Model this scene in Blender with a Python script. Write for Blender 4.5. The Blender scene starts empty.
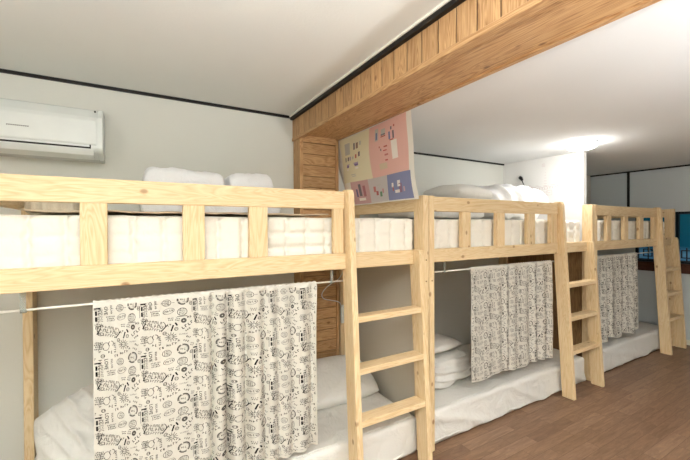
import bpy, bmesh, math, random
from mathutils import Vector, Matrix, noise
random.seed(7)
C = bpy.context.scene.collection
PI = math.pi

# ------------------------------------------------------------------ materials
def srgb(r, g, b):
    f = lambda c: (c/255/12.92) if c/255 <= .04045 else ((c/255+.055)/1.055)**2.4
    return (f(r), f(g), f(b), 1)
def newmat(name, rough=.6, spec=.3):
    m = bpy.data.materials.new(name); m.use_nodes = True
    nt = m.node_tree; b = nt.nodes['Principled BSDF']
    b.inputs['Roughness'].default_value = rough
    b.inputs['Specular IOR Level'].default_value = spec
    return m, nt, b
class N:
    """small node-building helper"""
    def __init__(s, nt): s.nt = nt
    def n(s, t, **kw):
        o = s.nt.nodes.new(t)
        for k, v in kw.items(): setattr(o, k, v)
        return o
    def link(s, a, b): s.nt.links.new(a, b)
    def coord(s, kind='Object'): return s.n('ShaderNodeTexCoord').outputs[kind]
    def mapping(s, vec, scale=(1,1,1), loc=(0,0,0)):
        m = s.n('ShaderNodeMapping'); m.inputs['Scale'].default_value = scale; m.inputs['Location'].default_value = loc
        s.link(vec, m.inputs['Vector']); return m.outputs[0]
    def noise(s, vec, scale, detail=4, rough=.5, dist=0):
        t = s.n('ShaderNodeTexNoise'); s.link(vec, t.inputs['Vector'])
        t.inputs['Scale'].default_value = scale; t.inputs['Detail'].default_value = detail
        t.inputs['Roughness'].default_value = rough; t.inputs['Distortion'].default_value = dist
        return t.outputs['Fac']
    def ramp(s, fac, stops, interp='LINEAR'):
        r = s.n('ShaderNodeValToRGB'); cr = r.color_ramp; cr.interpolation = interp
        while len(cr.elements) < len(stops): cr.elements.new(.5)
        for e, (p, c) in zip(cr.elements, stops): e.position = p; e.color = c
        s.link(fac, r.inputs[0]); return r.outputs[0]
    def math(s, op, a, b=None, c=None):
        m = s.n('ShaderNodeMath', operation=op)
        for i, v in enumerate((a, b, c)):
            if v is None: continue
            if isinstance(v, (int, float)): m.inputs[i].default_value = v
            else: s.link(v, m.inputs[i])
        return m.outputs[0]
    def mix(s, fac, a, b, mode='MIX'):
        m = s.n('ShaderNodeMix', data_type='RGBA', blend_type=mode)
        for i, v in ((0, fac), (6, a), (7, b)):
            if isinstance(v, (int, float)): m.inputs[i].default_value = v
            elif isinstance(v, tuple): m.inputs[i].default_value = v
            else: s.link(v, m.inputs[i])
        return m.outputs[2]
    def bump(s, h, strength, dist, b):
        m = s.n('ShaderNodeBump'); m.inputs['Strength'].default_value = strength
        m.inputs['Distance'].default_value = dist; s.link(h, m.inputs['Height'])
        s.link(m.outputs[0], b.inputs['Normal'])

def plain(name, col, rough=.6, spec=.3, bump=0, bscale=60, var=.04, metal=0):
    m, nt, b = newmat(name, rough, spec); k = N(nt)
    b.inputs['Metallic'].default_value = metal
    f = k.noise(k.coord(), bscale if bump else 5, 3)
    d = tuple(c*(1-var) for c in col[:3])+(1,); e = tuple(min(1, c*(1+var)) for c in col[:3])+(1,)
    k.link(k.ramp(f, [(.3, d), (.7, e)]), b.inputs['Base Color'])
    if bump: k.bump(f, bump, .004, b)
    return m
def fabric(name, col, weave=500, strength=.25, wrinkle=.4, wscale=9, var=.05):
    m, nt, b = newmat(name, .85, .1); k = N(nt)
    co = k.coord()
    f = k.noise(co, wscale, 4, .55, .8); g = k.noise(co, weave, 2)
    d = tuple(c*(1-var) for c in col[:3])+(1,)
    k.link(k.ramp(g, [(.3, d), (.7, col)]), b.inputs['Base Color'])
    h = k.math('ADD', k.math('MULTIPLY', f, wrinkle*4), k.math('MULTIPLY', g, strength*.3))
    k.bump(h, .5, .012, b)
    return m
def wood(name, axis, c_lo, c_mid, c_hi, knot, scale=1.0, rough=.5, groove=None, board=.09, tone=0.0, knots=True, wave=.0):
    """grain runs along `axis`; `groove` = axis across which tongue-and-groove boards repeat"""
    m, nt, b = newmat(name, rough, .3); k = N(nt)
    oi = k.n('ShaderNodeObjectInfo')
    co = k.coord()
    off = k.n('ShaderNodeVectorMath', operation='SCALE'); k.link(oi.outputs['Location'], off.inputs[0]); off.inputs['Scale'].default_value = 1.7
    add = k.n('ShaderNodeVectorMath', operation='ADD'); k.link(co, add.inputs[0]); k.link(off.outputs[0], add.inputs[1])
    rnd = k.n('ShaderNodeVectorMath', operation='ADD'); k.link(add.outputs[0], rnd.inputs[0])
    comb = k.n('ShaderNodeCombineXYZ')
    rr = k.math('MULTIPLY', oi.outputs['Random'], 40.0)
    for i in range(3): k.link(rr, comb.inputs[i])
    k.link(comb.outputs[0], rnd.inputs[1]); vec = rnd.outputs[0]
    if groove is not None:
        sep = k.n('ShaderNodeSeparateXYZ'); k.link(co, sep.inputs[0])
        q = k.math('DIVIDE', sep.outputs[groove], board)
        cell = k.math('FLOOR', q); frac = k.math('FRACT', q)
        wn = k.n('ShaderNodeTexWhiteNoise', noise_dimensions='1D'); k.link(cell, wn.inputs['W'])
        sh = k.n('ShaderNodeVectorMath', operation='SCALE'); k.link(wn.outputs['Color'], sh.inputs[0]); sh.inputs['Scale'].default_value = 9
        a2 = k.n('ShaderNodeVectorMath', operation='ADD'); k.link(vec, a2.inputs[0]); k.link(sh.outputs[0], a2.inputs[1]); vec = a2.outputs[0]
    sc = [9, 9, 9]; sc[axis] = .7
    sc = [v*scale for v in sc]
    v = k.mapping(vec, tuple(sc))
    f1 = k.noise(v, 1.6, 3, .5, 1.2)
    rings = k.math('FRACT', k.math('MULTIPLY', f1, 13.0))
    rings = k.math('ABSOLUTE', k.math('SUBTRACT', rings, .5))
    fine = k.noise(v, 14, 3, .6)
    g = k.math('ADD', k.math('MULTIPLY', rings, .9), k.math('MULTIPLY', fine, .55))
    col = k.ramp(g, [(.2, c_lo), (.45, c_mid), (.75, c_hi)])
    if knots:
        ks = [4.2, 4.2, 4.2]; ks[axis] = 2.8
        vo = k.n('ShaderNodeTexVoronoi'); k.link(k.mapping(vec, tuple(ks)), vo.inputs['Vector']); vo.inputs['Scale'].default_value = 2.2
        kn = k.ramp(vo.outputs['Distance'], [(.0, (1,1,1,1)), (.07, (.8,.8,.8,1)), (.12, (0,0,0,1))])
        col = k.mix(k.math('MULTIPLY', kn, .75), col, knot)
    if tone:
        t = k.math('ADD', 1-tone/2, k.math('MULTIPLY', oi.outputs['Random'], tone))
        cc = k.n('ShaderNodeCombineColor'); [k.link(t, cc.inputs[i]) for i in range(3)]
        col = k.mix(1.0, col, cc.outputs[0], 'MULTIPLY')
    if groove is not None:
        t = k.math('ADD', .86, k.math('MULTIPLY', wn.outputs['Value'], .24))
        cc = k.n('ShaderNodeCombineColor'); [k.link(t, cc.inputs[i]) for i in range(3)]
        col = k.mix(1.0, col, cc.outputs[0], 'MULTIPLY')
        ed = k.math('ABSOLUTE', k.math('SUBTRACT', frac, .5))
        line = k.ramp(ed, [(.46, (0,0,0,1)), (.495, (1,1,1,1))])
        k.bump(k.math('SUBTRACT', 1.0, line), 1.0, .006, b)
        dk = tuple(c*.4 for c in c_lo[:3])+(1,)
        col = k.mix(k.math('MULTIPLY', line, .8), col, dk)
    else:
        k.bump(g, .12, .002, b)
    k.link(col, b.inputs['Base Color'])
    return m

PC = (srgb(214,184,138), srgb(226,199,155), srgb(233,210,170), srgb(142,92,52))
pine = {a: wood('pine_'+'xyz'[a], a, *PC, tone=.08) for a in (0, 1, 2)}
BC = (srgb(160,118,76), srgb(184,144,100), srgb(202,164,118), srgb(108,66,38))
beam_v = wood('cedar_boards_upright', 2, *BC, groove=1, board=.098, rough=.45)
beam_plain = wood('cedar_strip', 1, *BC, rough=.45, knots=True)
colm = wood('cedar_boards_level', 0, *BC, groove=2, board=.088, rough=.45)
col_z = wood('cedar_post', 2, *BC, rough=.45)
col_x = wood('cedar_cross', 0, *BC, rough=.45)
soff = wood('oak_soffit', 1, srgb(146,104,66), srgb(190,148,102), srgb(204,166,120), srgb(92,56,32), scale=.8, rough=.4)
brown = wood('dark_sill', 1, srgb(50,26,16), srgb(74,40,26), srgb(84,48,32), srgb(30,16,10), knots=False)

def paper(name, col, var=.03):
    m, nt, b = newmat(name, .9, .1); k = N(nt)
    co = k.coord(); f = k.noise(co, 90, 5, .6); g = k.noise(co, 1.5, 2)
    d = tuple(c*(1-var) for c in col[:3])+(1,)
    k.link(k.ramp(g, [(.3, d), (.7, col)]), b.inputs['Base Color'])
    k.bump(f, .25, .003, b); return m
wall_m = paper('cream_wallpaper', srgb(218,218,210))
end_wall_m = paper('cool_wallpaper', srgb(208,215,218))
wall2_m = paper('white_wallpaper', srgb(232,231,228))
ceil_m = paper('ceiling_paper', srgb(232,234,230))
ceil2_m = paper('ceiling_paper_white', srgb(230,232,232))
divider_m = paper('divider_paper', srgb(205,197,182))
black_m = plain('black_trim', srgb(30,27,25), .5)
white_plastic = plain('white_plastic', srgb(226,230,227), .22, .5)
cream_trim = plain('cream_trim', srgb(232,228,215), .5)
mattress_m = fabric('quilted_mattress', srgb(240,236,225), wrinkle=.25, wscale=14)
sheet_m = fabric('white_sheet', srgb(226,224,218), wrinkle=.9, wscale=7)
cover_m = fabric('white_cover', srgb(226,225,220), wrinkle=.5, wscale=6)
pillow_m = fabric('pillow_cotton', srgb(226,224,218), wrinkle=.5, wscale=12)
duvet_m = fabric('duvet_cotton', srgb(242,243,244), wrinkle=.6, wscale=11)
pad_m = fabric('beige_pad', srgb(196,180,156), wrinkle=.3)
blanket_m = fabric('beige_knit', srgb(206,194,172), weave=120, strength=1.2, wrinkle=.2)
curtain_m = fabric('cream_cotton', srgb(214,210,199), wrinkle=.12, wscale=14)
ink_m = plain('grey_ink', srgb(88,85,80), .9, .05)
inkb_m = plain('black_ink', srgb(30,29,28), .9, .05)
rod_m = plain('white_rod', srgb(240,238,230), .3, .5)
clear_m, _nt, _b = newmat('clear_acrylic', .15, .5)
_b.inputs['Base Color'].default_value = srgb(215,222,218); _b.inputs['Transmission Weight'].default_value = .75; _b.inputs['IOR'].default_value = 1.45
tuft_m = fabric('sticker_tint', srgb(214,200,200))

# floor: wooden strips along X
def floor_mat():
    m, nt, b = newmat('brown_laminate', .42, .35); k = N(nt)
    co = k.coord()
    br = k.n('ShaderNodeTexBrick'); k.link(co, br.inputs['Vector'])
    br.offset = .37; br.offset_frequency = 2
    br.inputs['Scale'].default_value = 1; br.inputs['Brick Width'].default_value = .46; br.inputs['Row Height'].default_value = .082
    br.inputs['Mortar Size'].default_value = .0012; br.inputs['Mortar Smooth'].default_value = .3
    br.inputs['Color1'].default_value = (0,0,0,1); br.inputs['Color2'].default_value = (1,1,1,1); br.inputs['Mortar'].default_value = (.5,.5,.5,1)
    br.inputs['Bias'].default_value = 0
    base = k.ramp(br.outputs['Color'], [(0, srgb(158,128,102)), (.35, srgb(168,138,110)), (.7, srgb(178,147,118)), (1, srgb(188,158,130))])
    sh = k.n('ShaderNodeVectorMath', operation='SCALE'); k.link(br.outputs['Color'], sh.inputs[0]); sh.inputs['Scale'].default_value = 13
    ad = k.n('ShaderNodeVectorMath', operation='ADD'); k.link(co, ad.inputs[0]); k.link(sh.outputs[0], ad.inputs[1])
    v = k.mapping(ad.outputs[0], (2.2, 16, 1))
    g = k.noise(v, 2.2, 6, .7, 1.2)
    col = k.mix(.85, base, k.ramp(g, [(.3, srgb(104,88,78)), (.5, srgb(132,126,122)), (.72, srgb(164,156,150))]), 'OVERLAY')
    gr = k.noise(k.mapping(ad.outputs[0], (5, 60, 1)), 2, 4, .6)
    col = k.mix(k.math('MULTIPLY', gr, .42), col, srgb(120,86,66))
    col = k.mix(br.outputs['Fac'], col, srgb(96,68,52))
    k.link(col, b.inputs['Base Color'])
    k.bump(g, .15, .002, b)
    return m
floor_m = floor_mat()

# ------------------------------------------------------------------ mesh helpers
def link(name, bm, mats, parent=None, smooth=False, loc=None):
    me = bpy.data.meshes.new(name); bm.normal_update()
    bm.to_mesh(me); bm.free()
    for m in (mats if isinstance(mats, (list, tuple)) else [mats]): me.materials.append(m)
    if smooth:
        for p in me.polygons: p.use_smooth = True
    o = bpy.data.objects.new(name, me); C.objects.link(o)
    if parent is not None: o.parent = parent
    if loc: o.location = loc
    return o
def tag(o, label, cat, group=None, kind=None):
    if label: o['label'] = label
    if cat: o['category'] = cat
    if group: o['group'] = group
    if kind: o['kind'] = kind
    return o
def struct(name, bm, m, parent=None, smooth=False):
    o = link(name, bm, m, parent, smooth)
    if parent is None: o['kind'] = 'structure'
    return o
def thing(name, loc, label, cat, group=None):
    o = bpy.data.objects.new(name, None); C.objects.link(o); o.location = loc; o.empty_display_size = .1
    return tag(o, label, cat, group)
def box(bm, x0, x1, y0, y1, z0, z1, bev=0, M=None, mi=0):
    vs = [bm.verts.new((x, y, z)) for x in (x0, x1) for y in (y0, y1) for z in (z0, z1)]
    idx = [(0,1,3,2), (4,6,7,5), (0,4,5,1), (2,3,7,6), (0,2,6,4), (1,5,7,3)]
    fs = [bm.faces.new([vs[i] for i in f]) for f in idx]
    for f in fs: f.material_index = mi
    if bev:
        es = list({e for f in fs for e in f.edges})
        r = bmesh.ops.bevel(bm, geom=es, offset=bev, segments=2, affect='EDGES', profile=.5)
        vs = list({v for f in r['faces'] for v in f.verts} | {v for v in vs if v.is_valid})
    if M is not None: bmesh.ops.transform(bm, matrix=M, verts=[v for v in vs if v.is_valid])
    return vs
def bx(*a, **k):
    bm = bmesh.new(); box(bm, *a, **k); return bm
def tube(bm, pts, r, n=8, closed_ends=True, mi=0):
    pts = [Vector(p) for p in pts]; rings = []
    for i, p in enumerate(pts):
        t = (pts[min(i+1, len(pts)-1)]-pts[max(i-1, 0)]).normalized()
        a = t.cross(Vector((0,0,1)));
        if a.length < .05: a = t.cross(Vector((0,1,0)))
        a.normalize(); b = t.cross(a)
        rr = r[i] if isinstance(r, (list, tuple)) else r
        rings.append([bm.verts.new(p+(a*math.cos(2*PI*k/n)+b*math.sin(2*PI*k/n))*rr) for k in range(n)])
    for A, B in zip(rings, rings[1:]):
        for k in range(n):
            f = bm.faces.new((A[k], A[(k+1)%n], B[(k+1)%n], B[k])); f.material_index = mi; f.smooth = True
    if closed_ends:
        bm.faces.new(rings[0][::-1]).material_index = mi; bm.faces.new(rings[-1]).material_index = mi
def curve_pts(pts, n=8):
    P = [Vector(p) for p in pts]; P = [P[0]*2-P[1]]+P+[P[-1]*2-P[-2]]; out = []
    for i in range(1, len(P)-2):
        for k in range(n):
            t = k/n; a, b, c, d = P[i-1], P[i], P[i+1], P[i+2]
            out.append(.5*((2*b)+(c-a)*t+(2*a-5*b+4*c-d)*t*t+(-a+3*b-3*c+d)*t**3))
    out.append(P[-2]); return out
def lathe(bm, prof, c, n=32, mi=0):
    rings = [[bm.verts.new((c[0]+r*math.cos(2*PI*k/n), c[1]+r*math.sin(2*PI*k/n), c[2]+z)) for k in range(n)] for r, z in prof]
    for A, B in zip(rings, rings[1:]):
        for k in range(n):
            f = bm.faces.new((A[k], A[(k+1)%n], B[(k+1)%n], B[k])); f.smooth = True; f.material_index = mi
    bm.faces.new(rings[0][::-1]); bm.faces.new(rings[-1])
def soft_box(dims, seg, r, disp=None):
    """rounded, finely divided cushion block centred at the origin; disp(p, n) -> extra offset along the normal (or a Vector)"""
    w, d, h = (v/2 for v in dims); nx, ny, nz = seg
    bm = bmesh.new()
    def face(fn, a, b):
        g = [[bm.verts.new(fn(i/a*2-1, j/b*2-1)) for j in range(b+1)] for i in range(a+1)]
        for i in range(a):
            for j in range(b): bm.faces.new((g[i][j], g[i+1][j], g[i+1][j+1], g[i][j+1]))
    face(lambda u, v: (u*w, v*d, h), nx, ny); face(lambda u, v: (u*w, -v*d, -h), nx, ny)
    face(lambda u, v: (u*w, -d, v*h), nx, nz); face(lambda u, v: (-u*w, d, v*h), nx, nz)
    face(lambda u, v: (w, u*d, v*h), ny, nz); face(lambda u, v: (-w, -u*d, v*h), ny, nz)
    bmesh.ops.remove_doubles(bm, verts=bm.verts, dist=1e-5)
    for v in bm.verts:
        p = v.co.copy()
        q = Vector((max(-w+r, min(w-r, p.x)), max(-d+r, min(d-r, p.y)), max(-h+r, min(h-r, p.z))))
        n = (p-q)
        if n.length > 1e-6: n.normalize(); p = q+n*r
        else: n = Vector((0,0,1))
        if disp:
            e = disp(p, n); p = p+(e if isinstance(e, Vector) else n*e)
        v.co = p
    return bm
def fn(p, s, seed=0, oct=3):
    return noise.fractal(Vector((p.x*s+seed*7.3, p.y*s+seed*3.1, p.z*s+seed)), 1.0, 2.0, oct)
def pillow_bm(w, d, h, seed=0, wr=.008, n=40, ridge=0, ridge_ang=.6, power=2.6):
    """closed cushion: two bulging sheets meeting at a seam, with pulled creases"""
    bm = bmesh.new(); g = {}
    def prof(u, v):
        a = max(0, 1-abs(u)**power); b = max(0, 1-abs(v)**power)
        return (a*b)**.42
    for s in (1, -1):
        for i in range(n+1):
            for j in range(n+1):
                u = i/n*2-1; v = j/n*2-1
                edge = i in (0, n) or j in (0, n)
                if s == -1 and edge: g[s, i, j] = g[1, i, j]; continue
                # corners draw inward a little
                cu = u*(1-.05*v*v*(1 if abs(u) > 0 else 0)); cv = v*(1-.07*u*u)
                x = cu*w/2; y = cv*d/2; hh = prof(u, v)
                z = s*hh*h/2*(1 if s > 0 else .8)
                p = Vector((x, y, z))
                k = wr*fn(p, 7, seed)+ .5*wr*fn(p, 17, seed+3)
                if ridge:
                    t = (x*math.cos(ridge_ang)+y*math.sin(ridge_ang))
                    t += .03*fn(Vector((x*.6, y*.6, 0)), 5, seed+9)
                    k += ridge*(1-abs(math.sin(t*46+seed)))**1.6*(.35+.65*noise.noise(Vector((x*5, y*5, seed))))
                z += k*hh
                g[s, i, j] = bm.verts.new((x, y, z))
    for s in (1, -1):
        for i in range(n):
            for j in range(n):
                q = [g[s, i, j], g[s, i+1, j], g[s, i+1, j+1], g[s, i, j+1]]
                f = bm.faces.new(q if s > 0 else q[::-1]); f.smooth = True
    return bm

# ------------------------------------------------------------------ key dimensions
YB = 2.68          # back wall
Z1, Z2 = 2.335, 2.18
XL, XE = -2.1, 5.74
YF = -2.6
F = 1.70           # front plane of the bunks

# ------------------------------------------------------------------ room shell
struct('floor', bx(XL-.1, XE+.1, YF-.1, YB+.1, -.08, 0), floor_m)
struct('ceiling', bx(XL-.1, 1.13, YF-.1, YB+.1, Z1, Z1+.08), ceil_m)
struct('ceiling', bx(1.43, XE+.1, YF-.1, YB+.1, Z2, Z2+.08), ceil2_m)
struct('wall_back', bx(XL-.1, XE+.1, YB, YB+.1, 0, Z1), wall_m)
struct('wall_left', bx(XL-.1, XL, YF, YB, 0, Z1), wall_m)
struct('wall_front', bx(XL-.1, XE+.1, YF-.1, YF, 0, Z1), wall_m)
# end wall with window opening
WY0, WY1, WZ0, WZ1 = .75, 2.14, .98, 1.615
bm = bmesh.new()
box(bm, XE, XE+.1, YF, WY0, 0, Z2); box(bm, XE, XE+.1, WY1, YB, 0, Z2)
box(bm, XE, XE+.1, WY0, WY1, 0, WZ0-.12); box(bm, XE, XE+.1, WY0, WY1, WZ1, Z2)
struct('wall_right', bm, end_wall_m)
# skewed stub wall between second and third bunk
bm = bmesh.new()
pts = [(3.735, YB), (3.80, 1.84), (3.86, 1.84), (3.86, YB)]
lo = [bm.verts.new((x, y, 0)) for x, y in pts]; hi = [bm.verts.new((x, y, Z2)) for x, y in pts]
bm.faces.new(lo); bm.faces.new(hi[::-1])
for i in range(4): bm.faces.new((lo[i], hi[i], hi[(i+1)%4], lo[(i+1)%4]))
bmesh.ops.recalc_face_normals(bm, faces=bm.faces)
def quad(cx, cy, w, h, a=0):
    c, s = math.cos(a), math.sin(a)
    return [(cx+x*c-y*s, cy+x*s+y*c) for x, y in ((-w/2,-h/2), (w/2,-h/2), (w/2,h/2), (-w/2,h/2))]
# faint drawn decal on the stub wall
def SP(y, z, off=.0015):
    x = 3.735+(YB-y)/(YB-1.84)*.065
    return (x-off, y, z)
r3 = random.Random(9)
def dquad(y, z, w, h, a=0):
    bm.faces.new([bm.verts.new(SP(*q)) for q in quad(y, z, w, h, a)]).material_index = 1
for k in range(26):
    y = 2.55-.66*k/25; dquad(y, 1.93-.06*math.sin(k/25*PI)+.01*math.sin(k*2), .03, .004, .2*math.cos(k/25*PI))
    dquad(y, 1.91-.06*math.sin(k/25*PI), .006, .016+.01*r3.random())
for y, z, s in ((2.22, 2.10, .028), (2.16, 1.80, .05), (2.02, 1.74, .05), (2.36, 1.85, .04), (1.97, 1.80, .04)):
    for q in range(4):
        a = q*PI/2; dquad(y+s*.5*math.cos(a), z+s*.5*math.sin(a), .003, s, a)
    dquad(y, z, s*.5, .004)
for k in range(12): dquad(2.20, 2.05-.03*k, .003+.006*k, .003)
struct('wall_stub', bm, [wall2_m, plain('sticker_line', srgb(206,190,190), .9)])

# beam clad in boards + soffit
t = bpy.data.objects.new('trim_1', None); C.objects.link(t); t['kind'] = 'structure'
link('beam_boards', bx(1.080, 1.12, YF, YB, 2.15, Z1), beam_v, t)
link('beam_fascia', bx(1.074, 1.116, YF, YB, 2.135, 2.160, bev=.003), beam_plain, t)
link('beam_soffit', bx(1.112, 1.425, YF, YB, 2.165, 2.185), soff, t)
link('beam_edge_strip', bx(1.405, 1.435, YF, YB, 2.155, 2.19, bev=.003), beam_plain, t)
# column boards under the beam on the back wall
t = bpy.data.objects.new('trim_2', None); C.objects.link(t); t['kind'] = 'structure'
link('column_boards', bx(1.11, 1.42, 2.56, YB, 0, 2.165), colm, t)
link('column_edge', bx(1.086, 1.114, 2.548, YB, 0, 2.165, bev=.003), col_z, t)
link('column_edge', bx(1.405, 1.43, 2.548, YB, 0, 2.165, bev=.003), col_z, t)
link('column_head', bx(1.112, 1.405, 2.548, 2.562, 2.115, 2.165, bev=.003), col_x, t)
# black edging strips
def strip(n, *a): struct(n, bx(*a), black_m)
strip('trim_3', XL, 1.080, YB-.012, YB, Z1-.019, Z1)
strip('trim_4', 1.056, 1.080, YF, YB-.012, Z1-.034, Z1)
struct('trim_5', bx(1.050, 1.056, YF, YB-.012, Z1-.012, Z1), cream_trim)
strip('trim_6', 1.435, 3.74, YB-.012, YB, Z2-.016, Z2)
strip('trim_7', XE-.012, XE, YF, YB, Z2-.018, Z2)
strip('trim_8', XE-.012, XE, 2.20, 2.228, 1.66, Z2-.018)
strip('trim_9', XL, XL+.012, YF, YB, Z1-.026, Z1)
struct('baseboard_right', bx(XE-.012, XE, YF, YB, 0, .06), cream_trim)

# window in the end wall
w = bpy.data.objects.new('window_1', None); C.objects.link(w); w['kind'] = 'structure'
frame_m = plain('dark_window_frame', srgb(24,30,34), .4)
teal, nt_, b_ = newmat('dusk_glass', .12, .5); k_ = N(nt_)
sp = k_.n('ShaderNodeSeparateXYZ'); k_.link(k_.coord(), sp.inputs[0])
zc = k_.math('MULTIPLY_ADD', k_.noise(k_.coord(), 5, 2), .1, sp.outputs[2])
cc = k_.ramp(k_.math('MULTIPLY_ADD', zc, 1.55, -1.55), [(.0, srgb(70,122,160)), (.22, srgb(90,140,172)), (.36, srgb(20,84,108)), (1, srgb(22,92,112))])
k_.link(cc, b_.inputs['Base Color']); k_.link(cc, b_.inputs['Emission Color']); b_.inputs['Emission Strength'].default_value = .2
def wb(n, m, *a, **k): return link(n, bx(*a, **k), m, w)
wb('window_sill', brown, XE-.03, XE+.1, WY0-.05, WY1+.03, WZ0-.12, WZ0-.002, bev=.006)
wb('window_frame', frame_m, XE, XE+.05, WY0, WY1, WZ1-.03, WZ1)
wb('window_frame', frame_m, XE, XE+.05, WY0, WY1, WZ0, WZ0+.02)
for y in (WY0, 1.255, 1.70, WY1-.03): wb('window_mullion', frame_m, XE+.005, XE+.045, y, y+.03, WZ0+.02, WZ1-.03)
wb('pane', teal, XE+.055, XE+.065, WY0, WY1, WZ0, WZ1)
bm = bmesh.new()
y = WY0+.08
while y < WY1-.14:
    for a in ((y, y+.10, 1.04, 1.052), (y, y+.10, 1.13, 1.142), (y, y+.012, 1.04, 1.142), (y+.088, y+.10, 1.04, 1.142), (y+.04, y+.052, 1.0, 1.17)):
        box(bm, XE+.046, XE+.054, *a)
    y += .19
box(bm, XE+.046, XE+.054, WY0, WY1, 1.0, 1.012)
link('window_grille', bm, black_m, w)

# ------------------------------------------------------------------ bunk beds
TOP, GB, RT, RB = 1.642, 1.545, 1.300, 1.212
def bunk(x0, x1, balus, top_end, lad, label, end_rail_r=True, end_rail_l=True, rl=None, rr=None, lean=.095):
    rr = x1 if rr is None else rr
    g = thing('bunk_bed', (x0, F, 0), label, 'bunk bed', 'pine bunk beds along the back wall')
    rl = x0 if rl is None else rl
    L = lambda x: x-x0
    def P(n, a, X0, X1, Y0, Y1, Z0, Z1_, bev=.004, lab=None):
        cx, cy, cz = (X0+X1)/2, (Y0+Y1)/2, (Z0+Z1_)/2
        o = link(n, bx(X0-cx, X1-cx, Y0-cy, Y1-cy, Z0-cz, Z1_-cz, bev=bev), pine[a], g, loc=(cx-x0, cy-F, cz))
        return o
    W = YB-.02
    pw = .045
    P('post', 2, x0, x0+pw, F-.025, F+.065, 0, TOP+.002)
    P('post', 2, x1-pw, x1, F-.025, F+.065, 0, TOP+.002)
    P('post', 2, rl, rl+pw, W-.10, W, 0, TOP-.02)
    P('post', 2, rr-pw, rr, W-.10, W, 0, TOP-.02 if rr == x1 else RB)
    P('front_rail', 0, x0+pw, x1-pw, F+.001, F+.036, RB, RT)
    P('guard_rail', 0, x0+pw, top_end, F+.001, F+.036, GB, TOP)
    for a, b in balus: P('baluster', 2, a, b, F+.002, F+.035, RT, GB, bev=.003)
    P('rear_rail', 0, rl+pw, x1-pw, W-.036, W, RB, RT)
    if end_rail_l:
        P('end_rail', 1, rl+.005, rl+.04, F+.065 if rl == x0 else 1.86, W-.10, RB, RT)
        P('end_rail', 1, rl+.005, rl+.04, F+.065 if rl == x0 else 1.86, W-.10, GB, TOP)
    P('end_rail', 1, x1-.04, x1-.005, F+.065, W-.10, RB, RT)
    if end_rail_r: P('end_rail', 1, x1-.04, x1-.005, F+.065, W-.10, GB, TOP)
    P('bed_base', 0, max(rl, x0)+pw, x1-pw, F+.036, W-.036, 1.232, 1.248, bev=0)
    # ladder: planks lean out at the foot
    def lrail(xa, ztop):
        bm = bmesh.new()
        yt = lambda z: F-.035 - lean*(1-z/1.64)       # front edge
        d = .098
        prof = [(yt(0), 0), (yt(0)+d, 0), (yt(ztop)+d*.98, ztop-.012), (yt(ztop)+d*.55, ztop), (yt(ztop)+.012, ztop-.002), (yt(ztop)-.0, ztop-.03)]
        A = [bm.verts.new((0, y-F, z)) for y, z in prof]; B = [bm.verts.new((.038, y-F, z)) for y, z in prof]
        bm.faces.new(A); bm.faces.new(B[::-1])
        for i in range(len(A)): bm.faces.new((A[i], B[i], B[(i+1)%len(A)], A[(i+1)%len(A)]))
        bmesh.ops.recalc_face_normals(bm, faces=bm.faces)
        bmesh.ops.bevel(bm, geom=[e for e in bm.edges], offset=.003, segments=1, affect='EDGES')
        link('ladder_rail', bm, pine[2], g, loc=(xa-x0, 0, 0))
        return yt
    yt = lrail(lad[0], TOP+.012); lrail(lad[1], RT+.004)
    for z in (.955, .675, .395):
        y0 = yt(z)+.003
        P('ladder_rung', 0, lad[0]+.038, lad[1], y0, min(y0+.085, F-.004), z-.034, z, bev=.003)
    for X, z in ((x0+pw/2, 1.10), (x1-pw/2, 1.235), (x1-pw/2, 1.10)):
        bm = bmesh.new(); tube(bm, [(0, .001, 0), (0, -.0025, 0)], .0045, 8)
        link('bolt', bm, pine_bolt, g, loc=(X-x0, -.025, z))
    return g
pine_bolt = plain('plug_brown', srgb(120,80,45), .6)
b1 = bunk(-.55, 1.592, [(-.195,-.106), (.171,.261), (.463,.553), (.925,.985)], .992, (.995, 1.487),
          'nearest pine bunk bed, below the air conditioner, cut off by left edge of photo', rr=1.49)
b2 = bunk(1.597, 3.664, [(1.93,2.015), (2.30,2.39), (2.68,2.775), (3.00,3.09)], 3.10, (3.10, 3.578),
          'middle pine bunk bed, between the fabric wall hanging and the stub wall', end_rail_r=False, end_rail_l=False)
b3 = bunk(3.668, 5.56, [(3.96,4.045), (4.32,4.41), (4.68,4.77), (5.03,5.11)], 5.11, (5.11, 5.53),
          'farthest pine bunk bed, next to the dark window in the end wall', rl=3.875)

# brown board closing the right end of the middle lower bunk
o = link('end_panel', bx(3.640-1.597, 3.656-1.597, .075, YB-.125-F, .02, RB-.004, bev=.002), wood('brown_board', 2, srgb(104,78,50), srgb(128,98,64), srgb(142,112,76), srgb(70,46,26), knots=False), b2)
o['label'] = 'brown board at the end of the lower bunk'
# divider board between first and second lower bunks
d = struct('divider_panel', bx(1.5925, 1.5965, F+.07, YB, .0, 1.205), divider_m)
del d['kind']; tag(d, 'plain beige divider board closing the foot of the nearest lower bunk', 'partition')

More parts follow.
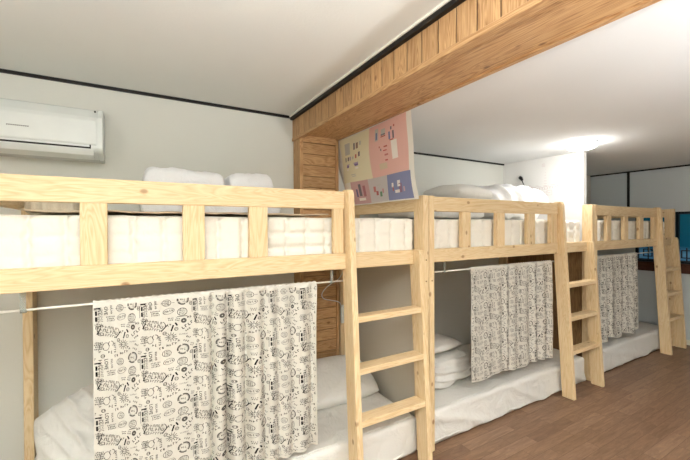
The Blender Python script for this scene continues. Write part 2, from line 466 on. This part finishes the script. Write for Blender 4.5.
# ------------------------------------------------------------------ mattresses
def upper_mattress(x0, x1, seed, label, layered=None):
    y0, y1, z0, z1 = F+.052, YB-.075, 1.249, 1.502
    cx, cy, cz = (x0+x1)/2, (y0+y1)/2, (z0+z1)/2
    def disp(p, n):
        X = p.x+cx; s = 0
        if abs(n.y) > .5 or abs(n.x) > .5:
            u = X if abs(n.y) > .5 else p.y
            zz = (p.z+.126)/.25
            u2 = u+.007*abs(math.sin(zz*PI*4))
            per = .115
            t = abs(((u2+seed*.07)/per) % 1-.5)*per     # distance to seam
            s -= .022*math.exp(-(t/.009)**2)*(.5+.5*abs(math.cos(zz*PI*4)))+.004*math.exp(-(t/.025)**2)
            k = .016 if (layered and layered[0] < X < layered[1]) else .004
            for zc in (.36, .66): s -= k*math.exp(-((zz-zc)/.045)**2)
            s += .003*fn(Vector((X, p.y, p.z)), 9, seed)
        elif n.z > .5: s += .004*fn(Vector((X, p.y, 0)), 5, seed)
        return s-.003
    o = link('mattress', soft_box((x1-x0, y1-y0, z1-z0), (int((x1-x0)/.008), 30, 26), .022, disp), mattress_m, None, True, (cx, cy, cz))
    return tag(o, label, 'mattress', 'quilted mattresses on the upper bunks')
upper_mattress(-.495, 1.54, 1, 'ivory quilted mattress on the top bunk nearest the camera', (.5, .95))
upper_mattress(1.645, 3.58, 2, 'ivory quilted mattress on the top deck of the middle bunk')
upper_mattress(3.935, 5.51, 3, 'ivory quilted mattress on the top deck of the farthest bunk')

def lower_mattress(x0, x1, seed, label):
    y0, y1, zt = F+.008, YB-.13, .228
    y0 += 0
    cx, cy = (x0+x1)/2, (y0+y1)/2
    def disp(p, n):
        X = p.x+cx; v = Vector((0, 0, 0))
        low = max(0, min(1, (.05-p.z)/.15))
        if n.y < -.3:
            v.y -= .010*low*(1+math.sin(X*14+seed+2*math.sin(X*5)))*.6 + .008*fn(Vector((X*1.3, 0, p.z*.8)), 5, seed)*low
            v.y += .004
            if p.z < -.09: v.z += .014*(.5+.5*math.sin(X*9+seed*2+math.sin(X*23)))
            v.y -= .011*max(0, math.sin(X*7+p.z*20+seed+1.5*math.sin(X*2.3)))**5
        if n.z > .3:
            f = fn(Vector((X, p.y, 0)), 4, seed)
            v.z += .006*f + .004*(1-abs(math.sin((X*.8+p.y*.5)*22+4*f)))**3
        return v
    h = zt-.004
    o = link('covered_mattress', soft_box((x1-x0, y1-y0, h), (130, 50, 22), .022, disp), sheet_m, None, True, (cx, cy, .004+h/2))
    # sewn line of the fitted cover
    bm = bmesh.new(); pts = []
    for i in range(90):
        X = x0+.03+(x1-x0-.06)*i/89
        f = fn(Vector((X, y0+.04, 0)), 4, seed)
        pts.append((X-cx, y0+.032-cy, zt-(.004+h/2)+.006*f+.0035))
    tube(bm, pts, .0022, 6)
    link('cover_piping', bm, sheet_m, o, True)
    return tag(o, label, 'mattress', 'white covered mattresses on the floor level bunks')
lower_mattress(-.49, 1.53, 1, 'white covered floor level mattress under the nearest bunk, two plump pillows on it')
lower_mattress(1.66, 3.57, 2, 'white covered floor level mattress in the middle bunk, skirt touching brown floor')
lower_mattress(3.925, 5.50, 3, 'white covered floor level mattress in the farthest bunk under the window')

# ------------------------------------------------------------------ bedding
def put(name, bm, m, loc, rot, label, cat, group=None):
    o = link(name, bm, m, None, True, loc); o.rotation_euler = rot
    return tag(o, label, cat, group)
put('folded_duvet', soft_box((.80, .40, .10), (70, 40, 18), .045, lambda p, n: .006*fn(p, 7, 4)+.003*math.sin(p.z*90)), duvet_m, (.415, 2.40, 1.568), (0,0,0),
    'flat folded white duvet on top bunk, lying under two white pillows', 'duvet')
put('pillow', pillow_bm(.45, .36, .175, 5, .014, power=9), duvet_m, (.245, 2.39, 1.707), (.06, .03, 0), 'white pillow on the folded duvet, nearer the air conditioner', 'pillow', 'white pillows on the nearest top bunk')
put('pillow', pillow_bm(.29, .36, .170, 8, .014, power=7), duvet_m, (.622, 2.40, 1.702), (-.05, -.05, .06), 'smaller white pillow on the folded duvet, nearer the wooden column', 'pillow', 'white pillows on the nearest top bunk')
put('bed_pad', soft_box((1.30, .42, .008), (90, 30, 3), .003, lambda p, n: Vector((0,0,.004+.007*max(-.4, fn(p, 6, 2))))), pad_m, (.27, 1.965, 1.510), (0,0,0),
    'thin beige pad lying on the nearest upper mattress', 'bed pad')
put('folded_blanket', soft_box((.20, .30, .085), (24, 30, 10), .03, lambda p, n: .004*math.sin(p.x*160)+.003*fn(p, 8, 1)), blanket_m, (-.375, 2.40, 1.553), (0,0,0),
    'folded beige knitted blanket at left end of the nearest top bunk', 'blanket')
# middle upper bunk
put('pillow', pillow_bm(.62, .42, .16, 12, .008), pillow_m, (2.50, 2.22, 1.725), (0,.05,.1), 'flat grey-white pillow on the middle top bunk, leaning on the piled duvet', 'pillow')
def ddisp(p, n):
    t = p.x*1.0+p.z*.6+.05*fn(p, 3, 6)
    top = max(0, 1-(p.x/.44)**2)
    v = Vector((0,0,0))
    if n.z > -.3: v.z = (.055*top-.03)*(1 if n.z > 0 else .5)
    v += n*(.036*(1-abs(math.sin(t*17)))**1.4+.010*fn(p, 7, 6))
    return v
put('piled_duvet', soft_box((.86, .52, .25), (90, 50, 26), .10, ddisp), duvet_m, (3.10, 2.28, 1.665), (0,0,0),
    'puffy white duvet piled on the middle top bunk beside the stub wall', 'duvet')
put('folded_duvet', soft_box((.86, .46, .12), (70, 34, 14), .05, lambda p, n: .010*fn(p, 7, 14)+.004*math.sin(p.z*80)), duvet_m, (2.18, 2.26, 1.580), (0,0,0),
    'folded white duvet under the flat pillow on the middle top bunk', 'duvet')
# lower nearest bunk
put('pillow', pillow_bm(.62, .46, .22, 21, .012, n=90, ridge=.05, ridge_ang=.35), pillow_m, (-.14, 2.24, .432), (.80, -.42, .0), 'creased white pillow propped against the wall at left end of the nearest lower bunk', 'pillow', 'pillows on the nearest lower bunk')
put('pillow', pillow_bm(.62, .40, .19, 23, .008, n=50, ridge=.004), pillow_m, (1.215, 2.26, .335), (.40, .04, .05), 'smooth white pillow beside the curtain at right end of the nearest lower bunk', 'pillow', 'pillows on the nearest lower bunk')
# lower middle bunk
def roll(p, n):
    a = math.atan2(p.z, p.y); r = math.hypot(p.y, p.z)
    return .014*math.sin(p.z*105+1.8*math.sin(p.x*9))*(1 if abs(n.z) < .8 else .3)+.010*fn(p, 6, 9)
put('folded_duvet', soft_box((.46, .44, .215), (70, 50, 46), .09, roll), pillow_m, (2.06, 2.10, .350), (0,0,.1),
    'thick white folded duvet on the middle lower bunk, left of the second curtain', 'duvet')
put('pillow', pillow_bm(.44, .34, .10, 31, .006), pillow_m, (2.02, 2.12, .508), (0,.02,.1), 'thin white pillow topping the folded duvet in the middle lower bunk', 'pillow')

# ------------------------------------------------------------------ printed curtains
# one repeat of the print as small polygons in cloth space (u right, v down, metres)
TW, TH = .203, .221
U = TW/383
def quad(cx, cy, w, h, a=0):
    c, s = math.cos(a), math.sin(a)
    return [(cx+x*c-y*s, cy+x*s+y*c) for x, y in ((-w/2,-h/2), (w/2,-h/2), (w/2,h/2), (-w/2,h/2))]
tile = []   # (points, ink index)
def add(p, i=1):
    tile.append(([(x*U, y*U) for x, y in p], i))
R = random.Random(3)
def ring(cx, cy, rx, w, n=20, ry=None, a=0, skip=(), i=1):
    ry = ry or rx
    for k in range(n):
        if k in skip: continue
        t0, t1 = 2*PI*k/n, 2*PI*(k+1)/n; q = []
        for t, rr in ((t0, 1), (t1, 1), (t1, 1-w/rx), (t0, 1-w/rx)):
            x, y = rx*rr*math.cos(t), ry*rr*math.sin(t)
            q.append((cx+x*math.cos(a)-y*math.sin(a), cy+x*math.sin(a)+y*math.cos(a)))
        add(q, i)
def glyphs(cx, cy, L, h, a=0, st=4.2, i=1):
    """a line of tiny unreadable strokes like printed words"""
    x = -L/2
    while x < L/2:
        w = h*R.uniform(.45, .8); c, s = math.cos(a), math.sin(a)
        T = lambda px, py: (cx+px*c-py*s, cy+px*s+py*c)
        X, Y = T(x+st/2, 0); add(quad(X, Y, st, h*R.uniform(.75, 1.1), a), i)
        yy = R.choice((-.42, 0, .42))*h
        X, Y = T(x+w/2, yy); add(quad(X, Y, w*.8, st, a), i)
        if R.random() < .45:
            X, Y = T(x+w-st/2, 0); add(quad(X, Y, st, h*.7, a+R.uniform(-.3,.3)), i)
        x += w+st*1.3
def para(cx, cy, L, rows, h=11, a=0, gap=5, i=1):
    for r in range(rows):
        o = (r-(rows-1)/2)*(h+gap)
        glyphs(cx-o*math.sin(a), cy+o*math.cos(a), L*R.uniform(.75, 1), h, a, 3.4, i)
glyphs(45, 50, 80, 24, PI/2, 5); glyphs(125, 50, 70, 16, PI/2, 3)
ring(200, 45, 34, 4, 14, 28); para(200, 45, 44, 3, 9)
ring(315, 28, 44, 9, 22, skip=(3,9,15)); ring(315, 28, 33, 2.5, 22); glyphs(315, 28, 40, 16, .2, 3); 
glyphs(30, 140, 80, 18, PI/2, 3)
para(120, 120, 66, 3, 10)
ring(215, 115, 42, 4, 18, 24, -.25); glyphs(215, 115, 56, 18, -.25, 3.5)
ring(310, 130, 36, 4, 18, 34); para(310, 128, 52, 4, 9); add(quad(310, 168, 72, 5), 1)
add(quad(412, 35, 42, 10, -.05), 2); add(quad(404, 72, 13, 34), 2); add(quad(404, 116, 13, 34), 2)
add(quad(386, 95, 4, 96), 1); add(quad(424, 95, 3, 90), 1); glyphs(440, 95, 84, 16, PI/2, 3)
a = .32
glyphs(108, 188, 130, 20, a, 4); glyphs(110, 218, 140, 26, a, 5); glyphs(100, 246, 110, 18, a, 4)
ring(110, 215, 88, 5, 30, 52, a, skip=tuple(range(4, 11))+tuple(range(19, 26)), i=2)
add(quad(38, 210, 8, 50, .5), 2); add(quad(182, 252, 8, 60, .75), 2)
para(230, 182, 40, 2, 10)
ring(320, 205, 21, 16, 10, i=1); add(quad(240, 258, 11, 52, .32), 2); add(quad(268, 228, 11, 30, -.5), 2)
glyphs(345, 247, 86, 24, -.5, 5.5, 2)
para(418, 172, 50, 3, 10); ring(435, 232, 20, 5, 10, 14)
glyphs(42, 335, 74, 18, PI/2, 3.2); ring(84, 330, 24, 3, 12, 32); ring(120, 312, 22, 5, 12, skip=(2,3,8)); glyphs(151, 345, 70, 16, PI/2, 4)
for k in range(12):
    t = 2*PI*k/12; add(quad(230+30*math.cos(t), 330+26*math.sin(t), 26, 4.5, t), 1)
ring(230, 330, 19, 3, 12); glyphs(230, 330, 28, 12, 0, 3)
para(420, 320, 62, 4, 11); glyphs(318, 318, 60, 10, .1, 2.2)
# bold word, set upright along the cloth
def word(txt, cx, cy, size, a):
    cu = bpy.data.curves.new('w', 'FONT'); cu.body = txt; cu.size = size; cu.align_x = 'CENTER'; cu.align_y = 'CENTER'; cu.resolution_u = 2; cu.offset = size*.012
    ob = bpy.data.objects.new('w', cu); me = bpy.data.meshes.new_from_object(ob)
    c, s = math.cos(a), math.sin(a)
    for p in me.polygons:
        q = []
        for vi in p.vertices:
            x, y = me.vertices[vi].co.x, -me.vertices[vi].co.y
            q.append((cx+x*c-y*s, cy+x*s+y*c))
        add(q, 2)
    bpy.data.objects.remove(ob); bpy.data.curves.remove(cu); bpy.data.meshes.remove(me)
word('LOVE', 84, 48, 34, PI/2)

def centre(p): return (sum(x for x, y in p)/len(p), sum(y for x, y in p)/len(p))
cen = [centre(p) for p, i in tile]
for tries in range(900):
    x, y = R.uniform(0, TW), R.uniform(0, TH)
    g_ = min(math.hypot((x-a+TW/2) % TW-TW/2, (y-b+TH/2) % TH-TH/2) for a, b in cen)
    if g_ < 29*U: continue
    n0 = len(tile); X, Y_ = x/U, y/U
    c = R.randrange(4)
    if c == 0: glyphs(X, Y_, 36, 15, R.choice((0, PI/2, .5, -.5)), 4.4)
    elif c == 1: para(X, Y_, 30, 2, 9, R.choice((0, .4)))
    elif c == 2: ring(X, Y_, 15, 4.4, 10); glyphs(X, Y_, 14, 10, 0, 3.5)
    else: glyphs(X, Y_, 34, 20, R.uniform(-.6, .6), 5)
    cen += [centre(p) for p, i in tile[n0:]]
def curtain(x0, x1, zt, zb, seed, flat, label, hem=None, full=1.12, amp=.024, lam=.098, shift=(0,0)):
    Y = 1.748; rr = .0085
    W = x1-x0; S = W*full; H = zt-zb
    rnd = random.Random(seed); ph = rnd.uniform(0, 6)
    def P(s, t, off=0):
        k = s/S
        fold = min(1, max(.10, (k-flat)*3+.25))
        # cloth gathers slightly where it is full
        x = x0+W*(k+.012*math.sin(2*PI*k*3+ph))
        wph = 2*PI*s/lam+ph+1.0*math.sin(2*PI*k*1.3+seed)+.35*math.sin(t*3+s*9)
        a = amp*fold*(.45+.55*min(1, t/.35))*(.75+.35*math.sin(s*11+seed))
        y = Y-.011+a*math.sin(wph)*1.0-.004*t
        x += .35*a*math.cos(wph)
        z = zt-t*(H+(hem(k) if hem else 0))/H
        y += .006*noise.noise(Vector((s*6, t*5, seed)))
        y -= off
        return Vector((x, min(y, Y-.011) if t < .012 else y, z))
    bm = bmesh.new(); ns, nt2 = int(S/.006), 64
    rows = []
    # rod sleeve: cloth comes up behind the rod, over it and down the front
    for th in (-.35, 0, .25, .5, .75, 1.0):
        a = PI*th
        if th < 0: rows.append([Vector((P(i/ns*S, 0).x, Y+rr, zt-.04)) for i in range(ns+1)])
        else: rows.append([Vector((P(i/ns*S, 0).x, Y+rr*math.cos(a), zt-rr+rr*math.sin(a)+.002*math.sin(i*1.3+seed)*math.sin(a))) for i in range(ns+1)])
    for j in range(1, nt2+1):
        t = H*j/nt2
        rows.append([P(i/ns*S, t) for i in range(ns+1)])
    g = [[bm.verts.new(v) for v in r] for r in rows]
    for A, B in zip(g, g[1:]):
        for i in range(ns):
            f = bm.faces.new((A[i], B[i], B[i+1], A[i+1])); f.smooth = True
    # hem stitching line + print, raised a hair above the cloth
    def decal(pts, mi):
        if len(pts) < 3: return
        if any(not (.002 < s < S-.002 and .02 < t < H-.004) for s, t in pts): return
        e = .0018
        vs = []
        for s, t in pts:
            p = P(s, t); du = P(s+.003, t)-P(s-.003, t); dv = P(s, t+.003)-P(s, t-.003)
            n = du.cross(dv); n.normalize()
            if n.y > 0: n = -n
            vs.append(bm.verts.new(p+n*e))
        f = bm.faces.new(vs); f.material_index = mi; f.smooth = True
    for cu in range(-1, int(S/TW)+2):
        for cv in range(-1, int(H/TH)+2):
            ou, ov = cu*TW+shift[0], cv*TH+shift[1]
            for pts, i in tile: decal([(x+ou, y+ov) for x, y in pts], i)
    n = int(S/.02)
    for i in range(n):
        s0, s1 = S*i/n, S*(i+.72)/n
        for tt in (.036, H-.016): decal([(s0+.003, tt), (s1, tt), (s1, tt+.0014), (s0+.003, tt+.0014)], 1)
    o = link('printed_curtain', bm, [curtain_m, ink_m, inkb_m])
    return tag(o, label, 'curtain', 'cream curtains printed with black doodles')
curtain(-.168, .829, 1.152, .262, 1, .28, 'large cream curtain with black doodle print hanging from the nearest bunk', hem=lambda k: .012*math.sin(k*9)-.012*k, shift=(0, .012))
curtain(2.045, 3.06, 1.152, .325, 4, .30, 'cream doodle print curtain hanging in the middle bunk', hem=lambda k: .010*math.sin(k*14), shift=(.03, .05), lam=.13, amp=.017)
curtain(3.86, 4.72, 1.152, .31, 6, .0, 'cream doodle print curtain hanging in the farthest bunk', hem=lambda k: .018*math.sin(k*17), shift=(.08, .02), lam=.16, amp=.022)

def rod(x0, x1, hooks, label):
    bm = bmesh.new(); cx = (x0+x1)/2
    tube(bm, [(x0-cx, 0, 0), (x1-cx, 0, 0)], .0048, 12)
    for e in (x0, x1): tube(bm, [(e-cx-.006, 0, 0), (e-cx+.006, 0, 0)], .0075, 12)
    o = link('curtain_rod', bm, rod_m, None, True, (cx, 1.748, 1.1405))
    tag(o, label, 'curtain rod', 'white rods holding the bunk curtains')
    for h in hooks:
        bm = bmesh.new()
        box(bm, -.009, .009, -.0085, -.0055, -.004, .072, bev=.001); box(bm, -.009, .009, -.0085, .008, -.009, -.0055, bev=.001)
        link('clear_hook', bm, clear_m, o, loc=(h-cx, -.0, .0))
rod(-.50, 1.02, (-.372, .93), 'thin white rod carrying the nearest large curtain')
rod(1.70, 3.25, (1.80, 3.13), 'thin white rod carrying the middle curtain')
rod(3.78, 5.36, (5.02,), 'thin white rod carrying the farthest curtain')

# ------------------------------------------------------------------ air conditioner
ac = thing('air_conditioner', (-.58, YB, 1.852), 'white wall mounted air conditioner above the nearest bunk, cut by left edge', 'air conditioner')
def prism_x(bm, prof, x0, x1):
    A = [bm.verts.new((x0, y, z)) for y, z in prof]; B = [bm.verts.new((x1, y, z)) for y, z in prof]
    bm.faces.new(A); bm.faces.new(B[::-1])
    for i in range(len(A)): bm.faces.new((A[i], B[i], B[(i+1)%len(A)], A[(i+1)%len(A)]))
    bmesh.ops.recalc_face_normals(bm, faces=bm.faces)
def arcp(cy, cz, r, a0, a1, n=6): return [(cy+r*math.cos(math.radians(a0+(a1-a0)*i/n)), cz+r*math.sin(math.radians(a0+(a1-a0)*i/n))) for i in range(n+1)]
prof = [(0, 0), (0, .285)]+arcp(-.135, .245, .04, 90, 150)+arcp(-.175, .215, .025, 150, 178)+arcp(-.165, .06, .035, 184, 250)+[(-.10, 0)]
bm = bmesh.new(); prism_x(bm, prof, -.40, .385); bmesh.ops.bevel(bm, geom=[e for e in bm.edges if abs(e.verts[0].co.x-e.verts[1].co.x) < 1e-4], offset=.003, segments=2, affect='EDGES')
link('body', bm, white_plastic, ac)
bm = bmesh.new(); cap = [(y*1.02-.002, z*1.02-.003) for y, z in prof]; cap[0] = (0, -.003); cap[1] = (0, .288)
prism_x(bm, cap, .385, .407); bmesh.ops.bevel(bm, geom=list(bm.edges), offset=.003, segments=2, affect='EDGES')
link('end_cap', bm, white_plastic, ac)
fp = [(-.204, .068), (-.2075, .075), (-.2065, .205), (-.199, .222), (-.196, .222), (-.196, .068)]
bm = bmesh.new(); prism_x(bm, fp, -.395, .378); bmesh.ops.bevel(bm, geom=list(bm.edges), offset=.0015, segments=2, affect='EDGES')
x = -.005
for i in range(11):
    box(bm, x, x+.005, -.2082, -.2072, .133, .139, mi=1); box(bm, x, x+.0065, -.2082, -.2072, .1365, .139, mi=1); x += .0083
link('front_panel', bm, [white_plastic, plain('logo_grey', srgb(120,120,118))], ac)
bm = bmesh.new(); box(bm, -.395, .352, -.2045, -.19, .048, .056); box(bm, .346, .352, -.2045, -.19, .048, .078)
link('air_slot', bm, black_m, ac)
fl = [(-.2035, .046), (-.2035, .040), (-.190, .012), (-.14, -.004), (-.13, .0), (-.186, .02), (-.199, .046)]
bm = bmesh.new(); prism_x(bm, fl, -.395, .365); link('louver', bm, white_plastic, ac)
bm = bmesh.new(); tube(bm, [(.372, -.185, .262), (.372, -.19, .266)], .005, 8); link('screw_cap', bm, black_m, ac)

# ------------------------------------------------------------------ fabric wall hanging
ht = thing('wall_hanging', (1.45, 2.2, 2.15), 'white fabric wall hanging with pink, yellow and blue panels hung from the beam', 'wall hanging')
def HP(y, z, off=0):
    """cloth surface: hangs from the beam edge, belly outwards and drifting over the bunk end"""
    t = (2.158-z)/.56
    x = 1.446+.065*t*t+.012*math.sin(y*9+1)*t+.006*math.sin(z*14+y*7)
    l = max(0, (y-2.36)/.3)       # lower left corner curls back
    x += .05*l*l*t; y2 = y-.18*l*l*t*t
    return Vector((x-off-1.45, y2-2.2, z-2.15))
def sheet(y0, y1, z0, z1, off, ny=30, nz=30, slant=0):
    bm = bmesh.new()
    g = [[bm.verts.new(HP(y0+(y1-y0)*i/ny, z0+(z1-z0)*j/nz+slant*(i/ny-.5), off)) for j in range(nz+1)] for i in range(ny+1)]
    for i in range(ny):
        for j in range(nz): bm.faces.new((g[i][j], g[i][j+1], g[i+1][j+1], g[i+1][j])).smooth = True
    return bm
cloth_w = fabric('hanging_cloth', srgb(236,233,224), wrinkle=.2)
link('backing_cloth', sheet(1.665, 2.655, 1.618, 2.158, 0), cloth_w, ht)
MARKS = []
PANELS = []
def panel(*a): PANELS.append(a)
def make_panel(name, rgb, y0, y1, z0, z1, lab):
    bm = sheet(y0, y1, z0, z1, .0015); mats = [fabric(name+'_cloth', srgb(*rgb), wrinkle=.15)]; keys = {}
    for y, z, w, h, c in MARKS:
        if not (y0 < y < y1 and z0 < z < z1): continue
        if c not in keys: keys[c] = len(mats); mats.append(plain('print_%d_%d_%d' % c, srgb(*c), .9, .05))
        f = bm.faces.new([bm.verts.new(HP(yy, zz, .003)) for yy, zz in ((y-w/2, z-h/2), (y-w/2, z+h/2), (y+w/2, z+h/2), (y+w/2, z-h/2))])
        f.material_index = keys[c]
    o = link(name, bm, mats, ht); o['label'] = lab
panel('yellow_panel', (233,226,196), 2.13, 2.545, 1.80, 2.157, 'pale yellow printed panel')
panel('pink_panel', (232,188,178), 1.71, 2.13, 1.80, 2.157, 'salmon pink printed panel')
panel('blue_panel', (140,146,180), 1.70, 1.955, 1.626, 1.80, 'slate blue printed panel')
panel('grey_panel', (206,200,198), 1.955, 2.20, 1.626, 1.80, 'light grey printed panel')
panel('mauve_panel', (206,168,166), 2.20, 2.42, 1.626, 1.80, 'dusty pink printed panel')
def mark(y, z, w, h, rgb): MARKS.append((y, z, w, h, rgb))
r2 = random.Random(5)
INK, RED, BLU, GRY, CRM, LIL = (120,114,120), (190,112,102), (128,134,170), (196,194,186), (240,234,226), (176,162,188)
for a in [(2.44,2.065,.075,.09,GRY), (2.30,2.07,.03,.045,(160,136,120)), (2.34,2.07,.02,.05,INK), (2.255,2.08,.022,.03,GRY),
          (2.47,1.985,.014,.035,INK), (2.43,1.985,.02,.03,INK), (2.40,1.985,.018,.03,LIL), (2.36,1.985,.022,.02,GRY), (2.315,1.99,.02,.03,RED), (2.27,2.0,.024,.035,INK),
          (2.37,1.93,.17,.028,LIL), (2.37,1.925,.17,.014,(134,118,160)), (2.37,1.90,.17,.012,CRM), (2.36,1.855,.06,.006,GRY), (2.35,1.842,.05,.006,GRY),
          (2.03,2.085,.04,.085,GRY), (2.03,2.075,.022,.05,BLU), (1.95,2.09,.05,.04,GRY), (1.95,2.072,.05,.01,INK), (1.95,2.06,.055,.008,RED),
          (1.86,2.095,.014,.02,INK), (1.83,2.105,.014,.014,RED), (1.88,2.05,.018,.05,BLU), (1.84,2.05,.016,.05,INK), (1.86,2.02,.04,.008,RED),
          (2.00,1.995,.012,.012,RED), (1.985,1.975,.012,.014,INK), (1.93,1.99,.04,.01,RED), (1.94,1.965,.04,.008,(200,110,110)), (1.93,1.935,.04,.012,(200,130,126)), (1.935,1.90,.03,.01,(200,110,110)),
          (1.84,1.955,.06,.12,CRM), (1.855,1.97,.014,.03,GRY), (1.828,1.97,.014,.03,GRY), (1.855,1.93,.014,.03,GRY), (1.828,1.93,.014,.03,(200,150,140)),
          (1.98,1.865,.09,.04,(214,196,170)),
          (1.89,1.725,.022,.03,CRM), (1.885,1.70,.012,.03,RED), (1.82,1.73,.03,.04,CRM), (1.805,1.70,.03,.06,(150,120,140)), (1.84,1.68,.05,.02,CRM), (1.77,1.69,.014,.03,(200,170,170)),
          (2.13,1.72,.03,.04,(200,130,126)), (2.10,1.69,.03,.03,(180,110,110)), (2.05,1.68,.03,.035,(120,150,120)), (2.02,1.70,.02,.03,(200,150,150)), (2.07,1.745,.06,.006,GRY),
          (2.31,1.73,.03,.09,INK), (2.26,1.72,.03,.08,(176,120,124)), (2.35,1.71,.02,.06,(120,110,140)), (2.30,1.66,.08,.02,CRM)]:
    mark(*a)
for p in PANELS: make_panel(*p)

# ------------------------------------------------------------------ lamps and small things
lamp = thing('ceiling_lamp', (3.39, 1.655, Z2), 'round white flush ceiling lamp, lit, in front of the stub wall', 'ceiling lamp')
bm = bmesh.new(); lathe(bm, [(.118, 0), (.118, -.010), (.112, -.014)], (0,0,0), 40); link('lamp_base', bm, white_plastic, lamp)
em, nt_, b_ = newmat('lit_diffuser'); b_.inputs['Base Color'].default_value = (1,1,1,1)
b_.inputs['Emission Color'].default_value = (1, .985, .965, 1); b_.inputs['Emission Strength'].default_value = 48
bm = bmesh.new(); lathe(bm, [(.112, -.0145), (.114, -.03), (.104, -.046), (.075, -.056), (.03, -.06)], (0,0,0), 40); link('diffuser', bm, em, lamp, True)
# added fill lights on stands behind the camera, never in view: they wash the ceilings
fill_stand_m = plain('fill_stand_white', srgb(230,228,220), .4)
def added_uplight(x, y, z, power, col, label):
    t = thing('added_fill_stand', (x, y, 0), label, 'added fill light', 'added fill uplights behind the camera')
    bm = bmesh.new(); lathe(bm, [(.14, 0), (.14, .015), (.02, .03)], (0,0,0), 32); link('base', bm, fill_stand_m, t)
    bm = bmesh.new(); tube(bm, [(0,0,.02), (0,0,z-.1)], .012, 12); link('pole', bm, fill_stand_m, t)
    bm = bmesh.new(); lathe(bm, [(.02, -.11), (.10, -.08), (.165, -.02), (.185, .03), (.18, .03), (.158, -.015), (.09, -.07), (.02, -.09)], (0,0,z), 40); link('bowl', bm, fill_stand_m, t)
    l = bpy.data.lights.new('added_fill_light', 'AREA'); l.shape = 'DISK'; l.size = .30; l.energy = power; l.color = col
    o = bpy.data.objects.new('added_fill_light', l); C.objects.link(o); o.parent = t; o.location = (0, 0, z+.005); o.rotation_euler = (PI, 0, 0)
added_uplight(-.40, -.55, 1.60, 128, (.97, .985, 1), 'added white fill uplight in the near room, unseen behind the camera')
added_uplight(1.70, -1.1, 1.30, 88, (.97, .985, 1), 'added white fill uplight in the passage, unseen right of the camera')

rl = thing('reading_lamp', (3.752, 2.42, 1.80), 'small black gooseneck reading lamp above the piled duvet by stub wall', 'reading lamp')
bm = bmesh.new(); tube(bm, curve_pts([(-.0, 0, -.02), (-.03, -.03, .06), (-.03, .0, .12), (-.03, .02, .165)], 6), .005, 8); link('stem', bm, black_m, rl)
bm = bmesh.new(); tube(bm, [(-.03, .012, .16), (-.03, .03, .185), (-.03, .045, .20)], [.012, .019, .016], 12); link('lamp_head', bm, black_m, rl)
bm = bmesh.new(); tube(bm, curve_pts([(5.734, 2.46, 1.57), (5.70, 2.44, 1.66), (5.70, 2.38, 1.71), (5.70, 2.30, 1.66), (5.735, 2.25, 1.60)], 8), .006, 8)
o = link('looped_cable', bm, black_m); tag(o, 'short black looped cable on the end wall above the farthest bunk', 'cable')
# socket box and cord on the rear post of the nearest bunk
bm = bmesh.new(); box(bm, -.018, .018, -.022, 0, -.075, .075, bev=.006); box(bm, -.012, .012, -.025, -.022, -.03, .02, bev=.001)
so = link('socket_box', bm, white_plastic, None, False, (1.462, YB-.1215, .725)); tag(so, 'slim white socket box on a rear post of the nearest lower bunk', 'socket')
bm = bmesh.new()
tube(bm, curve_pts([(1.45, 2.555, .79), (1.42, 2.54, .83), (1.34, 2.53, .855), (1.275, 2.52, .875), (1.245, 2.50, .915), (1.27, 2.49, .96), (1.33, 2.49, 1.00), (1.40, 2.50, 1.03), (1.47, 2.55, 1.10), (1.475, 2.62, 1.205)], 8), .004, 8)
o = link('white_cord', bm, white_plastic, None, True); tag(o, 'thin white cord looping up from the socket box to the bunk deck', 'cord')
# ------------------------------------------------------------------ camera, world, render look
cam = bpy.data.cameras.new('camera'); co = bpy.data.objects.new('camera', cam); C.objects.link(co)
cam.sensor_width = 36; cam.lens = 354.7/690*36; cam.clip_start = .02
yaw, pitch, roll_ = math.radians(59.73), math.radians(-.46), math.radians(-.28)
cy, sy = math.cos(yaw), math.sin(yaw)
Fv = Vector((cy, sy, 0)); Rv = Vector((sy, -cy, 0)); Uv = Vector((0, 0, 1))
F2 = math.cos(pitch)*Fv+math.sin(pitch)*Uv; U2 = math.cos(pitch)*Uv-math.sin(pitch)*Fv
R3 = math.cos(roll_)*Rv+math.sin(roll_)*U2; U3 = math.cos(roll_)*U2-math.sin(roll_)*Rv
M = Matrix((R3, U3, -F2)).transposed().to_4x4(); M.translation = Vector((0, 0, 1.445))
co.matrix_world = M
sc = bpy.context.scene; sc.camera = co
wd = bpy.data.worlds.new('world'); sc.world = wd; wd.use_nodes = True
wd.node_tree.nodes['Background'].inputs[0].default_value = (.35, .5, .6, 1); wd.node_tree.nodes['Background'].inputs[1].default_value = .3
sc.view_settings.view_transform = 'Standard'; sc.view_settings.look = 'None'; sc.view_settings.gamma = 1
sc.view_settings.use_curve_mapping = False; sc.view_settings.exposure = 0.5
sc.cycles.max_bounces = 10; sc.cycles.diffuse_bounces = 6
